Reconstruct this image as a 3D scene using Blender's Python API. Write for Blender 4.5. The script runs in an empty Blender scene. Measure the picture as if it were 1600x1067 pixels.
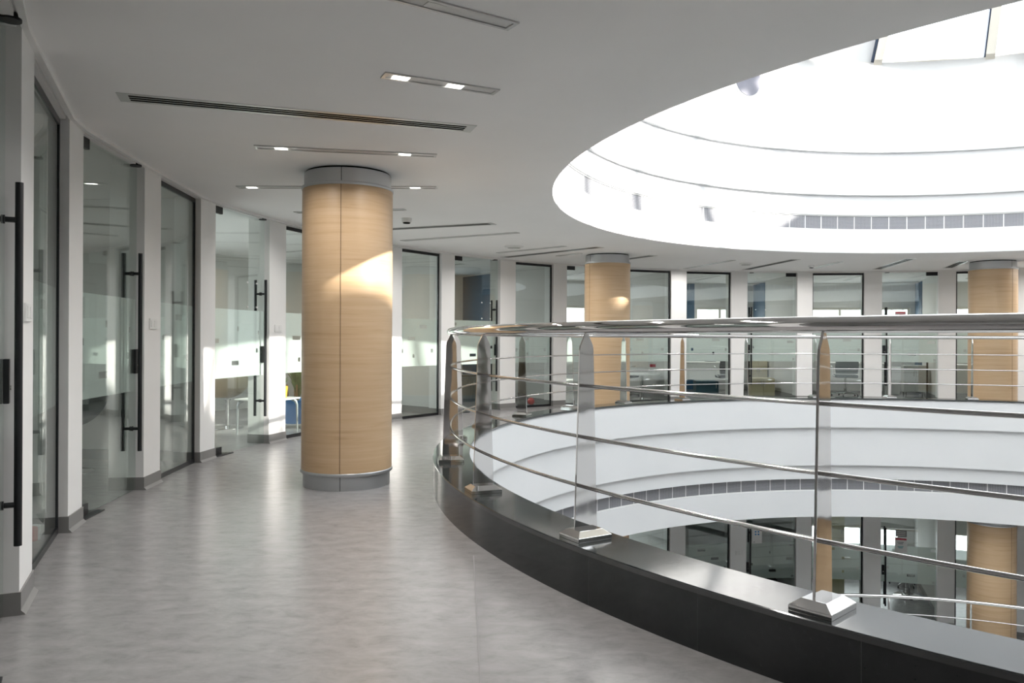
import bpy, bmesh, math, random
from mathutils import Vector, Matrix
from math import sin, cos, radians as rad, pi

scene = bpy.context.scene
COL = scene.collection
random.seed(7)

# ------------------------------------------------------------------ sizes (metres, atrium axis at the origin, floor z = 0)
H_CAM = 1.27
CE = 2.704            # corridor ceiling
STOREY = 4.555
R_OPEN = 5.49         # hole in the ceiling
R_CO, R_CI = 6.575, 6.268   # kerb outer / inner radius
Z_CURB = 0.262
R_RAIL = 6.43
R_EXT = 12.6
SUN_AZ, SUN_EL = -23.0, 21.8


def pol(r, a, z=0.0):
    return Vector((r * cos(rad(a)), r * sin(rad(a)), z))


# ------------------------------------------------------------------ mesh builder
class MB:
    def __init__(s):
        s.v, s.f = [], []

    def add(s, vs, fs):
        b = len(s.v)
        s.v += [tuple(v) for v in vs]
        s.f += [tuple(b + i for i in f) for f in fs]
        return s

    def box(s, c, size, ux=(1, 0, 0), uy=(0, 1, 0), uz=(0, 0, 1)):
        c = Vector(c); ux, uy, uz = Vector(ux) * size[0] / 2, Vector(uy) * size[1] / 2, Vector(uz) * size[2] / 2
        vs = [c + sx * ux + sy * uy + sz * uz for sz in (-1, 1) for sy in (-1, 1) for sx in (-1, 1)]
        return s.add(vs, [(0, 2, 3, 1), (4, 5, 7, 6), (0, 1, 5, 4), (2, 6, 7, 3), (0, 4, 6, 2), (1, 3, 7, 5)])

    def prism(s, pts, z0, z1):
        """polygon pts (x,y) extruded in z"""
        n = len(pts)
        vs = [(p[0], p[1], z0) for p in pts] + [(p[0], p[1], z1) for p in pts]
        fs = [tuple(range(n - 1, -1, -1)), tuple(range(n, 2 * n))]
        fs += [(i, (i + 1) % n, n + (i + 1) % n, n + i) for i in range(n)]
        return s.add(vs, fs)

    def loft(s, rings, cap=True, closed=False):
        n = len(rings[0]); vs = [p for r in rings for p in r]; fs = []
        m = len(rings)
        for j in range(m if closed else m - 1):
            k = (j + 1) % m
            fs += [(j * n + i, j * n + (i + 1) % n, k * n + (i + 1) % n, k * n + i) for i in range(n)]
        if cap and not closed:
            fs += [tuple(range(n - 1, -1, -1)), tuple((m - 1) * n + i for i in range(n))]
        return s.add(vs, fs)

    def lathe(s, prof, n=48, c=(0, 0, 0)):
        """open profile of (r,z) revolved about z, with caps"""
        c = Vector(c)
        rings = [[c + pol(max(r, 1e-4), 360 * i / n, z) for i in range(n)] for r, z in prof]
        return s.loft(rings)

    def arc(s, prof, a0, a1, n):
        """closed profile polygon of (r,z) swept from a0 to a1 degrees"""
        full = abs(abs(a1 - a0) - 360) < 1e-6
        cnt = n if full else n + 1
        rings = [[pol(r, a0 + (a1 - a0) * i / n, z) for r, z in prof] for i in range(cnt)]
        return s.loft(rings, closed=full)

    def surf(s, prof, a0, a1, n):
        """open profile swept: an unclosed surface"""
        m = len(prof)
        full = abs(abs(a1 - a0) - 360) < 1e-6
        cnt = n if full else n + 1
        vs = [pol(r, a0 + (a1 - a0) * i / n, z) for i in range(cnt) for r, z in prof]
        fs = []
        for i in range(n):
            k = (i + 1) % cnt
            fs += [(i * m + j, i * m + j + 1, k * m + j + 1, k * m + j) for j in range(m - 1)]
        return s.add(vs, fs)

    def tube(s, pts, r, n=12, closed=False, rr=None):
        pts = [Vector(p) for p in pts]; m = len(pts); rings = []
        for i, p in enumerate(pts):
            if closed:
                t = (pts[(i + 1) % m] - pts[i - 1]).normalized()
            else:
                t = (pts[min(i + 1, m - 1)] - pts[max(i - 1, 0)]).normalized()
            u = t.cross(Vector((0, 0, 1)))
            if u.length < 1e-3:
                u = t.cross(Vector((0, 1, 0)))
            u.normalize(); w = u.cross(t)
            q = rr[i] if rr else r
            rings.append([p + (u * cos(2 * pi * k / n) + w * sin(2 * pi * k / n)) * q for k in range(n)])
        return s.loft(rings, closed=closed)

    def build(s, name, m, parent=None, smooth=None, bevel=None, kind=None, loc=None, label=None):
        me = bpy.data.meshes.new(name)
        me.from_pydata(s.v, [], s.f)
        bm = bmesh.new(); bm.from_mesh(me)
        bmesh.ops.recalc_face_normals(bm, faces=bm.faces)
        if bevel:
            ed = [e for e in bm.edges if len(e.link_faces) == 2 and e.calc_face_angle() > rad(30)]
            bmesh.ops.bevel(bm, geom=ed, offset=bevel, segments=2, affect='EDGES', profile=0.5)
        bm.to_mesh(me); bm.free()
        if smooth:
            me.polygons.foreach_set('use_smooth', [True] * len(me.polygons))
            me.set_sharp_from_angle(angle=rad(smooth))
        for mm in (m if isinstance(m, (list, tuple)) else [m]):
            me.materials.append(mm)
        o = bpy.data.objects.new(name, me)
        COL.objects.link(o)
        if parent:
            o.parent = parent
        if loc:
            o.location = loc
        if kind:
            o['kind'] = kind
        if label:
            o['label'] = label
        return o


def thing(name, label, cat, loc=(0, 0, 0), rz=0.0, group=None, kind=None):
    o = bpy.data.objects.new(name, None)
    o.empty_display_size = 0.1
    COL.objects.link(o)
    o.location = loc; o.rotation_euler = (0, 0, rz)
    tag(o, label, cat, group, kind)
    return o


def tag(o, label, cat, group=None, kind=None):
    o['label'] = label; o['category'] = cat
    if group: o['group'] = group
    if kind: o['kind'] = kind
    return o


def dup(root, loc, rz, label):
    r = root.copy(); COL.objects.link(r); r.location = loc; r.rotation_euler = (0, 0, rz); r['label'] = label
    for ch in list(root.children):
        c = ch.copy(); COL.objects.link(c); c.parent = r
        for g in list(ch.children):
            d = g.copy(); COL.objects.link(d); d.parent = c
    return r


# ------------------------------------------------------------------ materials
def mat(name, col, rough=0.5, metal=0.0, spec=0.5, emit=None, estr=0.0):
    m = bpy.data.materials.new(name); m.use_nodes = True
    b = m.node_tree.nodes['Principled BSDF']
    b.inputs['Base Color'].default_value = (*col, 1)
    b.inputs['Roughness'].default_value = rough
    b.inputs['Metallic'].default_value = metal
    b.inputs['Specular IOR Level'].default_value = spec
    if emit:
        b.inputs['Emission Color'].default_value = (*emit, 1)
        b.inputs['Emission Strength'].default_value = estr
    return m


def nodes(m):
    nt = m.node_tree
    return nt, nt.nodes['Principled BSDF'], lambda t: nt.nodes.new('ShaderNode' + t), nt.links.new


def noise_ramp(m, scale, stops, tex_scale=5.0, detail=6.0, rough_rng=None, bump=0.0, dist=0.0, lacun=0.55):
    nt, b, N, L = nodes(m)
    tc = N('TexCoord'); mp = N('Mapping'); mp.inputs['Scale'].default_value = scale
    no = N('TexNoise'); no.inputs['Scale'].default_value = tex_scale; no.inputs['Detail'].default_value = detail
    no.inputs['Roughness'].default_value = lacun; no.inputs['Distortion'].default_value = dist
    cr = N('ValToRGB')
    els = cr.color_ramp.elements
    els[0].position, els[0].color = stops[0][0], (*stops[0][1], 1)
    els[1].position, els[1].color = stops[-1][0], (*stops[-1][1], 1)
    for p, c in stops[1:-1]:
        e = els.new(p); e.color = (*c, 1)
    L(tc.outputs['Object'], mp.inputs['Vector']); L(mp.outputs['Vector'], no.inputs['Vector'])
    L(no.outputs['Fac'], cr.inputs['Fac']); L(cr.outputs['Color'], b.inputs['Base Color'])
    if rough_rng:
        mr = N('MapRange'); mr.inputs['To Min'].default_value, mr.inputs['To Max'].default_value = rough_rng
        L(no.outputs['Fac'], mr.inputs['Value']); L(mr.outputs['Result'], b.inputs['Roughness'])
    if bump:
        bp = N('Bump'); bp.inputs['Strength'].default_value = bump; bp.inputs['Distance'].default_value = 0.01
        L(no.outputs['Fac'], bp.inputs['Height']); L(bp.outputs['Normal'], b.inputs['Normal'])
    return m


def angle_lines(m, n, a0, half, col):
    """thin joints every 360/n degrees round the atrium axis, mixed over the base colour"""
    nt, b, N, L = nodes(m)
    old = b.inputs['Base Color'].links[0].from_socket
    tc = N('TexCoord'); sp = N('SeparateXYZ'); L(tc.outputs['Object'], sp.inputs[0])
    at = N('Math'); at.operation = 'ARCTAN2'; L(sp.outputs['Y'], at.inputs[0]); L(sp.outputs['X'], at.inputs[1])
    ad = N('Math'); ad.operation = 'MULTIPLY_ADD'; ad.inputs[1].default_value = n / (2 * pi); ad.inputs[2].default_value = 40 - a0 * n / 360 + .5
    L(at.outputs[0], ad.inputs[0])
    fr = N('Math'); fr.operation = 'FRACT'; L(ad.outputs[0], fr.inputs[0])
    sb = N('Math'); sb.operation = 'SUBTRACT'; sb.inputs[1].default_value = .5; L(fr.outputs[0], sb.inputs[0])
    ab = N('Math'); ab.operation = 'ABSOLUTE'; L(sb.outputs[0], ab.inputs[0])
    lt = N('Math'); lt.operation = 'LESS_THAN'; lt.inputs[1].default_value = half * n / (2 * pi); L(ab.outputs[0], lt.inputs[0])
    mx = N('MixRGB'); mx.inputs['Color2'].default_value = (*col, 1)
    L(lt.outputs[0], mx.inputs['Fac']); L(old, mx.inputs['Color1']); L(mx.outputs[0], b.inputs['Base Color'])


M = {}
M['white'] = noise_ramp(mat('white_paint', (.83, .83, .82), .6), (1, 1, 1), [(.3, (.81, .81, .80)), (.7, (.84, .84, .83))], 2.0)
M['ceil'] = noise_ramp(mat('ceiling_paint', (.84, .84, .83), .8), (1, 1, 1), [(.3, (.87, .865, .86)), (.7, (.895, .89, .885))], 1.5)
M['drum'] = noise_ramp(mat('drum_paint', (.86, .87, .88), .7), (1, 1, 1), [(.3, (.70, .71, .72)), (.7, (.73, .735, .745))], 1.0)
M['floor'] = noise_ramp(mat('vinyl_floor', (.3, .3, .3), .26), (1.0, 1.7, 1), [(.25, (.19, .184, .184)), (.45, (.258, .249, .249)), (.6, (.292, .282, .281)), (.85, (.338, .326, .324))], 7.0, 7.0, None, 0.0, .35, .70)
M['skirt'] = mat('grey_skirting', (.215, .21, .205), .5)
M['black'] = mat('black_metal', (.008, .009, .011), .35)
M['chrome'] = mat('polished_steel', (.74, .73, .725), .045, 1.0)
nt, b, N, L = nodes(M['chrome'])
tc = N('TexCoord'); no = N('TexNoise'); no.inputs['Scale'].default_value = 7.0; no.inputs['Detail'].default_value = 1.0
bp = N('Bump'); bp.inputs['Strength'].default_value = .03; bp.inputs['Distance'].default_value = .02
L(tc.outputs['Object'], no.inputs['Vector']); L(no.outputs['Fac'], bp.inputs['Height']); L(bp.outputs['Normal'], b.inputs['Normal'])
M['steel'] = mat('satin_steel', (.62, .61, .60), .16, 1.0)
M['alu'] = mat('brushed_aluminium', (.52, .53, .54), .42, 0.85)
M['granite'] = noise_ramp(mat('dark_granite', (.02, .024, .025), .1), (1, 1, 1), [(.3, (.006, .009, .0095)), (.55, (.010, .0135, .014)), (.8, (.018, .023, .0235))], 60.0, 4.0, (.07, .13))
angle_lines(M['granite'], 62, 219.0, .00022, (.035, .04, .04))
M['granite_top'] = M['granite'].copy(); M['granite_top'].name = 'polished_granite_coping'
M['granite_top'].node_tree.nodes['Principled BSDF'].inputs['IOR'].default_value = 1.95
M['granite'].node_tree.nodes['Principled BSDF'].inputs['Specular IOR Level'].default_value = .6
M['granite_joint'] = mat('granite_joint', (.05, .055, .055), .5)
M['wood'] = noise_ramp(mat('oak_veneer', (.6, .42, .26), .42), (.6, .6, 15), [(.2, (.45, .295, .165)), (.42, (.55, .38, .225)), (.6, (.585, .415, .255)), (.85, (.64, .47, .31))], 2.2, 8.0, (.34, .46), 0.0, .5, .62)
M['wood_seam'] = mat('veneer_joint', (.13, .075, .035), .6)
M['slot'] = mat('shade_and_joint_black', (.006, .006, .006), .9, 0, 0)  # near-black shade painted into slots, also used for joints and sensors
M['grey_metal'] = mat('diffuser_aluminium', (.55, .55, .54), .35, .6)
M['light_house'] = mat('light_housing', (.6, .6, .59), .45, .2)
M['led'] = mat('led_lens', (1, 1, 1), .4, 0, .5, (1, .97, .9), 4.0)
M['wall_grey'] = mat('partition_paint', (.66, .66, .64), .7)
M['blue'] = mat('blue_paint', (.012, .075, .15), .55)
M['plastic'] = mat('white_plastic', (.78, .78, .77), .35)
M['taupe'] = mat('taupe_shell', (.42, .36, .29), .3)
M['dark_fab'] = mat('charcoal_fabric', (.022, .026, .030), .8)
M['gray_fab'] = mat('grey_fabric', (.16, .18, .19), .8)
M['white_lam'] = mat('white_laminate', (.82, .81, .79), .35)
M['beige_lam'] = mat('beige_laminate', (.46, .40, .25), .45)
M['yellow'] = mat('yellow_glaze', (.80, .46, .05), .4)
M['blue_pot'] = mat('blue_glaze', (.05, .22, .55), .3)
M['grey_pot'] = mat('pot_saucer', (.55, .56, .56), .4)
M['leaf'] = noise_ramp(mat('leaf_green', (.05, .12, .03), .5), (1, 1, 1), [(.3, (.05, .11, .035)), (.7, (.20, .34, .12))], 9.0)
M['bark'] = mat('cane', (.30, .19, .09), .8)
M['soil'] = mat('soil', (.03, .02, .014), .9)
M['red'] = mat('red_plastic', (.55, .05, .04), .45)
M['paper'] = mat('paper', (.80, .80, .79), .6)
M['ink_blue'] = mat('blue_ink', (.02, .20, .50), .6)
M['ink_red'] = mat('red_ink', (.50, .03, .06), .6)
M['ink_grey'] = mat('grey_ink', (.16, .17, .18), .6)
M['ink_teal'] = mat('teal_ink', (.04, .35, .42), .6)
M['cream'] = mat('cream_frame', (.72, .69, .62), .5)
M['dk_frame'] = mat('dark_blue_gasket', (.02, .035, .07), .4)
M['roof'] = mat('roof_grey', (.55, .55, .54), .8)
M['dark_room'] = mat('dark_screen', (.01, .012, .014), .25)


def glass_mat(name, tint, refl):
    m = bpy.data.materials.new(name); m.use_nodes = True
    nt = m.node_tree; nt.nodes.clear()
    N = lambda t: nt.nodes.new('ShaderNode' + t); L = nt.links.new
    out = N('OutputMaterial'); mix = N('MixShader'); tr = N('BsdfTransparent'); gl = N('BsdfGlossy')
    tr.inputs['Color'].default_value = (*tint, 1)
    gl.inputs['Roughness'].default_value = 0.0; gl.inputs['Color'].default_value = (.95, .98, .97, 1)
    geo = N('NewGeometry'); dot = N('VectorMath'); dot.operation = 'DOT_PRODUCT'
    L(geo.outputs['Normal'], dot.inputs[0]); L(geo.outputs['Incoming'], dot.inputs[1])
    ab = N('Math'); ab.operation = 'ABSOLUTE'; L(dot.outputs['Value'], ab.inputs[0])
    om = N('Math'); om.operation = 'SUBTRACT'; om.inputs[0].default_value = 1.0; L(ab.outputs[0], om.inputs[1])
    pw = N('Math'); pw.operation = 'POWER'; pw.inputs[1].default_value = 5.0; L(om.outputs[0], pw.inputs[0])
    ma = N('Math'); ma.operation = 'MULTIPLY_ADD'; ma.inputs[1].default_value = 1 - refl; ma.inputs[2].default_value = refl
    L(pw.outputs[0], ma.inputs[0])
    L(ma.outputs[0], mix.inputs['Fac']); L(tr.outputs[0], mix.inputs[1]); L(gl.outputs[0], mix.inputs[2])
    L(mix.outputs[0], out.inputs['Surface'])
    return m


M['glass'] = glass_mat('green_tinted_glass', (.915, .95, .935), .085)
M['sky_glass'] = glass_mat('clear_roof_glass', (.975, .98, .98), .05)


def frost_mat():
    m = bpy.data.materials.new('frosted_film'); m.use_nodes = True
    nt = m.node_tree; nt.nodes.clear()
    N = lambda t: nt.nodes.new('ShaderNode' + t); L = nt.links.new
    out = N('OutputMaterial'); mx = N('MixShader'); mx2 = N('MixShader')
    d = N('BsdfDiffuse'); d.inputs['Color'].default_value = (.86, .91, .885, 1)
    t = N('BsdfTranslucent'); t.inputs['Color'].default_value = (.88, .93, .905, 1)
    tr = N('BsdfTransparent'); tr.inputs['Color'].default_value = (.9, .95, .93, 1)
    mx.inputs['Fac'].default_value = .52
    L(d.outputs[0], mx.inputs[1]); L(t.outputs[0], mx.inputs[2])
    mx2.inputs['Fac'].default_value = .09
    L(mx.outputs[0], mx2.inputs[1]); L(tr.outputs[0], mx2.inputs[2]); L(mx2.outputs[0], out.inputs['Surface'])
    return m


M['frost'] = frost_mat()


def grille_mat():
    """perforated sheet: fine square holes laid out by angle and height"""
    m = mat('perforated_sheet', (.5, .5, .52), .5, .3)
    nt, b, N, L = nodes(m)
    tc = N('TexCoord'); sp = N('SeparateXYZ'); L(tc.outputs['Object'], sp.inputs[0])
    at = N('Math'); at.operation = 'ARCTAN2'; L(sp.outputs['Y'], at.inputs[0]); L(sp.outputs['X'], at.inputs[1])
    def tri(src, k):
        a = N('Math'); a.operation = 'MULTIPLY'; a.inputs[1].default_value = k; L(src, a.inputs[0])
        f = N('Math'); f.operation = 'FRACT'; L(a.outputs[0], f.inputs[0])
        g = N('Math'); g.operation = 'GREATER_THAN'; g.inputs[1].default_value = .32; L(f.outputs[0], g.inputs[0])
        return g.outputs[0]
    x, z = tri(at.outputs[0], 5.55 / .02), tri(sp.outputs['Z'], 1 / .02)
    mu = N('Math'); mu.operation = 'MULTIPLY'; L(x, mu.inputs[0]); L(z, mu.inputs[1])
    mx = N('MixRGB'); mx.inputs['Color1'].default_value = (.40, .40, .42, 1); mx.inputs['Color2'].default_value = (.085, .087, .105, 1)
    L(mu.outputs[0], mx.inputs['Fac']); L(mx.outputs[0], b.inputs['Base Color'])
    return m


M['grille'] = grille_mat(); angle_lines(M['grille'], 122, 83.65, .0013, (.80, .80, .81))
M['grille_low'] = grille_mat(); angle_lines(M['grille_low'], 144, 89.14, .0011, (.80, .80, .81))

# ------------------------------------------------------------------ shell
def struct(name, mb, m, **k):
    return mb.build(name, m, kind='structure', **k)


# floor plates
fl = MB().arc([(R_CI + .02, -.12), (13.0, -.12), (13.0, 0), (R_CI + .02, 0)], 0, 360, 240)
struct('floor', fl, M['floor'])
fl2 = MB().arc([(R_CI + .02, -.12 - STOREY), (13.0, -.12 - STOREY), (13.0, -STOREY), (R_CI + .02, -STOREY)], 0, 360, 240)
struct('floor_below', fl2, M['floor'])
struct('floor_atrium', MB().lathe([(13, -9.3), (13, -9.11)], 96), M['white_lam'])
# ceilings
ce = MB().arc([(R_OPEN + .002, CE), (13.0, CE), (13.0, CE + .25), (R_OPEN + .2, CE + .25), (R_OPEN + .2, CE + .004), (R_OPEN + .002, CE + .004)], 0, 360, 240)
struct('ceiling', ce, M['ceil'], smooth=30)
ce = MB().arc([(6.53, CE - STOREY), (13.0, CE - STOREY), (13.0, CE - STOREY + .15), (6.53, CE - STOREY + .15)], 0, 360, 240)
struct('ceiling_below', ce, M['ceil'], smooth=30)

# upper drum: bands that step inward as they rise, a grille slot between two of them
Z_SILL = 5.80
def band(r0, r1, z0, z1, th=.22, n=240):
    return MB().arc([(r0, z0), (r0 + th, z0), (r1 + th, z1), (r1, z1)], 0, 360, n)
w = MB()
for r, z0, z1 in ((5.49, CE + .0045, 3.085), (5.50, 3.325, 3.645), (5.44, 3.645, 4.335), (5.38, 4.335, Z_SILL)):
    w.v, w.f = w.v, w.f
    w.arc([(r, z0), (r + .4, z0), (r + .4, z1), (r, z1)], 0, 360, 240)
struct('wall_drum', w, M['drum'], smooth=30)
# lower fascia rings (this floor edge and the next floor edge)
def fascia(z, name):
    w = MB()
    for r, z0, z1 in ((6.275, -.25, .236), (6.35, -.92, -.25), (6.43, -1.17, -.92), (6.50, -1.855, -1.395)):
        w.arc([(r, z0 + z), (r + .2, z0 + z), (r + .2, z1 + z), (r, z1 + z)], 0, 360, 240)
    return struct(name, w, M['drum'], smooth=30)
fascia(0, 'wall_fascia')
fascia(-STOREY, 'wall_fascia_below')

def grille(name, label, r, z0, z1, m):
    t = thing(name, label, 'vent grille', (0, 0, 0))
    MB().arc([(r, z0), (r + .03, z0), (r + .03, z1), (r, z1)], 0, 360, 240).build('perforated_sheet', m, t, smooth=30)
    fr = MB().arc([(r - .012, z0), (r + .02, z0), (r + .02, z0 + .016), (r - .012, z0 + .016)], 0, 360, 240)
    fr.arc([(r - .012, z1 - .016), (r + .02, z1 - .016), (r + .02, z1), (r - .012, z1)], 0, 360, 240)
    fr.build('edge_trim', M['plastic'], t, smooth=30)
    return t
grille('vent_grille', 'perforated grey air grille ring in the bright drum above the ceiling opening', 5.53, 3.085, 3.325, M['grille'])
grille('vent_grille', 'perforated grey air grille ring in the white fascia below the balcony kerb', 6.53, -1.395, -1.17, M['grille_low'])

# kerb of dark granite
def kerb(z, name):
    cb = MB().arc([(R_CO, z), (R_CO, z + Z_CURB - .028), (R_CI + .03, z + Z_CURB - .028), (R_CI + .03, z)], 0, 360, 240)
    o = struct(name, cb, M['granite'], smooth=30)
    cp = MB().arc([(R_CO + .003, z + Z_CURB - .027), (R_CO + .003, z + Z_CURB - .004), (R_CO - .001, z + Z_CURB), (R_CI - .008, z + Z_CURB), (R_CI - .012, z + Z_CURB - .004), (R_CI - .012, z + Z_CURB - .026)], 0, 360, 240)
    cp.build('coping', M['granite_top'], o, smooth=30)
    return o
kerb(0, 'curb')
kerb(-STOREY, 'curb_below')

# floor weld line seen near the camera
def cam_pt(px, py):
    c_, s_ = cos(-.0046), sin(-.0046); dx, dy = px - 800, py - 533.5
    x, y = dx * c_ - dy * s_ + 800, dx * s_ + dy * c_ + 533.5
    Z = 1217.27 * H_CAM / (y - 529.374)
    return Vector(((x - 800) / 1217.27 * Z - 5.872, Z - 7.3147, 0))
p, q = cam_pt(740, 868), cam_pt(751, 1066)
d = (q - p); q = p + d * 1.6; d = (q - p).normalized()
struct('trim_1', MB().box((p + q) / 2 + Vector((0, 0, .0004)), ((q - p).length, .005, .0012), ux=d, uy=d.cross(Vector((0, 0, 1)))), M['skirt'])

# ------------------------------------------------------------------ glazed facade
PIL = [(223.8, 221.6, 8.97), (214.3, 212.0, 8.95), (204.85, 202.55, 8.944), (194.5, 192.6, 9.035), (185.35, 183.05, 8.97), (176.3, 174.25, 9.05),
       (166.95, 164.55, 9.02), (157.9, 155.6, 9.0), (149.6, 147.5, 9.0), (141.5, 139.5, 9.0), (132.54, 130.2, 9.0), (124.45, 122.42, 9.0),
       (115.3, 113.2, 9.0), (106.93, 104.71, 9.0), (98.36, 96.14, 9.0), (89.37, 87.35, 9.0), (80.71, 78.53, 9.0), (71.8, 69.8, 9.0), (63.0, 60.8, 9.0)]
BOUND = (1, 3, 5, 7, 9, 11, 13, 15, 17)
PIER_LBL = {
    1: 'white wall pier before the first glass door', 2: 'nearest white wall pier beside the large black pull handle',
    3: 'white wall pier between the slim window and the second glass door', 4: 'white wall pier with a switch, just past the second glass door',
    5: 'white wall pier hinging the door with the taupe chair behind', 6: 'sunlit white wall pier between taupe chair and blue planter',
    7: 'white wall pier hidden behind the near wooden column', 8: 'white wall pier peeping out beside the near wooden column',
    9: 'white wall pier before the door showing a navy panel', 10: 'white wall pier after the door showing a navy panel',
    11: 'white wall pier before the door half covered by the middle wooden column', 12: 'white wall pier hidden behind the middle wooden column',
    13: 'white wall pier between two black-framed windows across the atrium', 14: 'white wall pier before the door with the beige cabinet behind',
    15: 'white wall pier between beige cabinet door and swivel chair window', 16: 'white wall pier between swivel chair window and notice door',
    17: 'white wall pier between the notice door and the far wooden column', 18: 'white wall pier just behind the far wooden column'}


def pier(i, z, lbl, h=CE, base=True):
    aL, aR, R = PIL[i]
    p = [pol(R, aL), pol(R, aR), pol(R + .28, aR), pol(R + .28, aL)]
    o = struct('wall_pier', MB().prism([(v.x, v.y) for v in p], z, z + h), M['white'])
    tag(o, lbl, 'wall pier')
    t = (p[1] - p[0]).normalized(); n = Vector((t.y, -t.x, 0))
    if n.dot(p[0]) > 0: n = -n
    e = .008
    q = [p[0] - t * e + n * e, p[1] + t * e + n * e, p[2] + t * e, p[3] - t * e]
    sk = MB().prism([(v.x, v.y) for v in q], z, z + .105)
    # small cove at the foot
    c = [p[0] - t * e + n * .028, p[1] + t * e + n * .028, p[1] + t * e + n * e, p[0] - t * e + n * e]
    sk.add([(v.x, v.y, z + .001) for v in c] + [(c[3].x, c[3].y, z + .022), (c[2].x, c[2].y, z + .022)], [(0, 1, 2, 3), (0, 4, 5, 1), (2, 5, 4, 3), (0, 3, 4), (1, 5, 2)])
    sk.build('baseboard', M['skirt'], o)
    return o


DOOR_HOLES = [(.05, 1.52, .10, .05), (.5, 1.37, .035, .05), (.10, 1.235, .14, .05), (.9, 1.33, .035, .045), (.87, 1.12, .045, .05), (.45, .985, .15, .05), (.04, .87, .05, .05)]
WIN_HOLES = [(.62, 1.46, .17, .055), (.3, 1.27, .17, .05), (.06, 1.07, .045, .06), (.86, 1.07, .05, .06), (.36, .99, .045, .055)]


def film(w, holes, flip):
    x0, x1, z0, z1 = -w / 2, w / 2, .825, 1.585
    hs = []
    for u, zc, hw, hh in holes:
        if flip: u = 1 - u
        xc = x0 + u * w
        hs.append((max(xc - hw / 2, x0 + .002), min(xc + hw / 2, x1 - .002), zc - hh / 2, zc + hh / 2))
    xs = sorted({x0, x1} | {round(v, 4) for h in hs for v in h[:2]}); zs = sorted({z0, z1} | {round(v, 4) for h in hs for v in h[2:]})
    mb = MB(); idx = {}
    for i in range(len(xs) - 1):
        for j in range(len(zs) - 1):
            cx, cz = (xs[i] + xs[i + 1]) / 2, (zs[j] + zs[j + 1]) / 2
            if any(h[0] < cx < h[1] and h[2] < cz < h[3] for h in hs): continue
            f = []
            for k in ((i, j), (i + 1, j), (i + 1, j + 1), (i, j + 1)):
                if k not in idx:
                    idx[k] = len(mb.v); mb.v.append((xs[k[0]], 0, zs[k[1]]))
                f.append(idx[k])
            mb.f.append(tuple(f))
    return mb


YG = .066


def bay(i, z, door, name, lbl, hinge_left=True, pins=False):
    """opening between pier i and pier i+1; local x runs left to right seen from the corridor, local y into the room"""
    a = pol(PIL[i][2], PIL[i][1]); b = pol(PIL[i + 1][2], PIL[i + 1][0])
    d = b - a; w = d.length; mid = (a + b) / 2
    t = thing(name, lbl, 'glass door' if door else 'glass window', (mid.x, mid.y, z), math.atan2(d.y, d.x), kind='structure')
    s = -1 if hinge_left else 1          # side of the hinge
    if door:
        MB().box((0, YG, 1.345), (w - .012, .010, 2.672)).build('glass_leaf', M['glass'], t)
        fm = film(w - .016, DOOR_HOLES, not hinge_left).build('frosted_band', M['frost'], t); fm.location = (0, YG + .0065, 0)
        for nm, zc in (('top_hinge', 2.645), ('bottom_hinge', .045)):
            MB().box((s * (w / 2 - .112), YG, zc), (.21, .034, .085)).build(nm, M['black'], t, bevel=.003)
        MB().box((s * (w / 2 - .185), YG - .015, .004), (.36, .11, .008)).build('floor_plate', M['black'], t, bevel=.002)
        MB().lathe([(.045, 0), (.045, .02), (.03, .034), (0, .036)], 20).build('top_stop', M['black'], t, loc=(-s * (w / 2 - .10), YG - .03, 2.668))
        hx = -s * (w / 2 - .088)
        for side in (-1, 1):
            hb = MB().tube([(hx, YG + side * .066, .337), (hx, YG + side * .066, 1.957)], .0165, 16)
            for zc in (.52, 1.79):
                hb.tube([(hx, YG + side * .005, zc), (hx, YG + side * .066, zc)], .0125, 12)
                hb.tube([(hx, YG + side * .005, zc), (hx, YG + side * .012, zc)], .02, 14)
            hb.build('pull_handle', M['black'], t, smooth=40)
        lk = MB().box((-s * (w / 2 - .05), YG - .018, 1.07), (.05, .024, .20)).box((-s * (w / 2 - .05), YG + .018, 1.07), (.05, .024, .20))
        lo = lk.build('lock_case', M['black'], t, bevel=.003)
        MB().tube([(-s * (w / 2 - .05), YG - .028, 1.04), (-s * (w / 2 - .05), YG - .036, 1.04)], .011, 14).build('lock_cylinder', M['steel'], lo, smooth=40)
        if pins:
            px = -s * (w / 2 - .30)
            for dx in (-.105, .105):
                for zc in (1.625, 1.905):
                    MB().tube([(px + dx, YG - .016, zc), (px + dx, YG - .005, zc)], .011, 12).build('sign_pin', M['plastic'], t, smooth=40)
    else:
        f = .042
        fr = MB().box((0, YG, 2.675 - f / 2), (w, .024, f)).box((0, YG, f / 2), (w, .024, f))
        fr.box((-w / 2 + .013, YG, 1.337), (.026, .024, 2.675 - 2 * f)).box((w / 2 - .013, YG, 1.337), (.026, .024, 2.675 - 2 * f))
        fr.build('frame', M['black'], t)
        MB().box((0, YG, 1.337), (w - .056, .010, 2.675 - 2 * f)).build('glass_pane', M['glass'], t)
        fm = film(w - .058, WIN_HOLES, not hinge_left).build('frosted_band', M['frost'], t); fm.location = (0, YG + .0065, 0)
    return t


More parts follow.
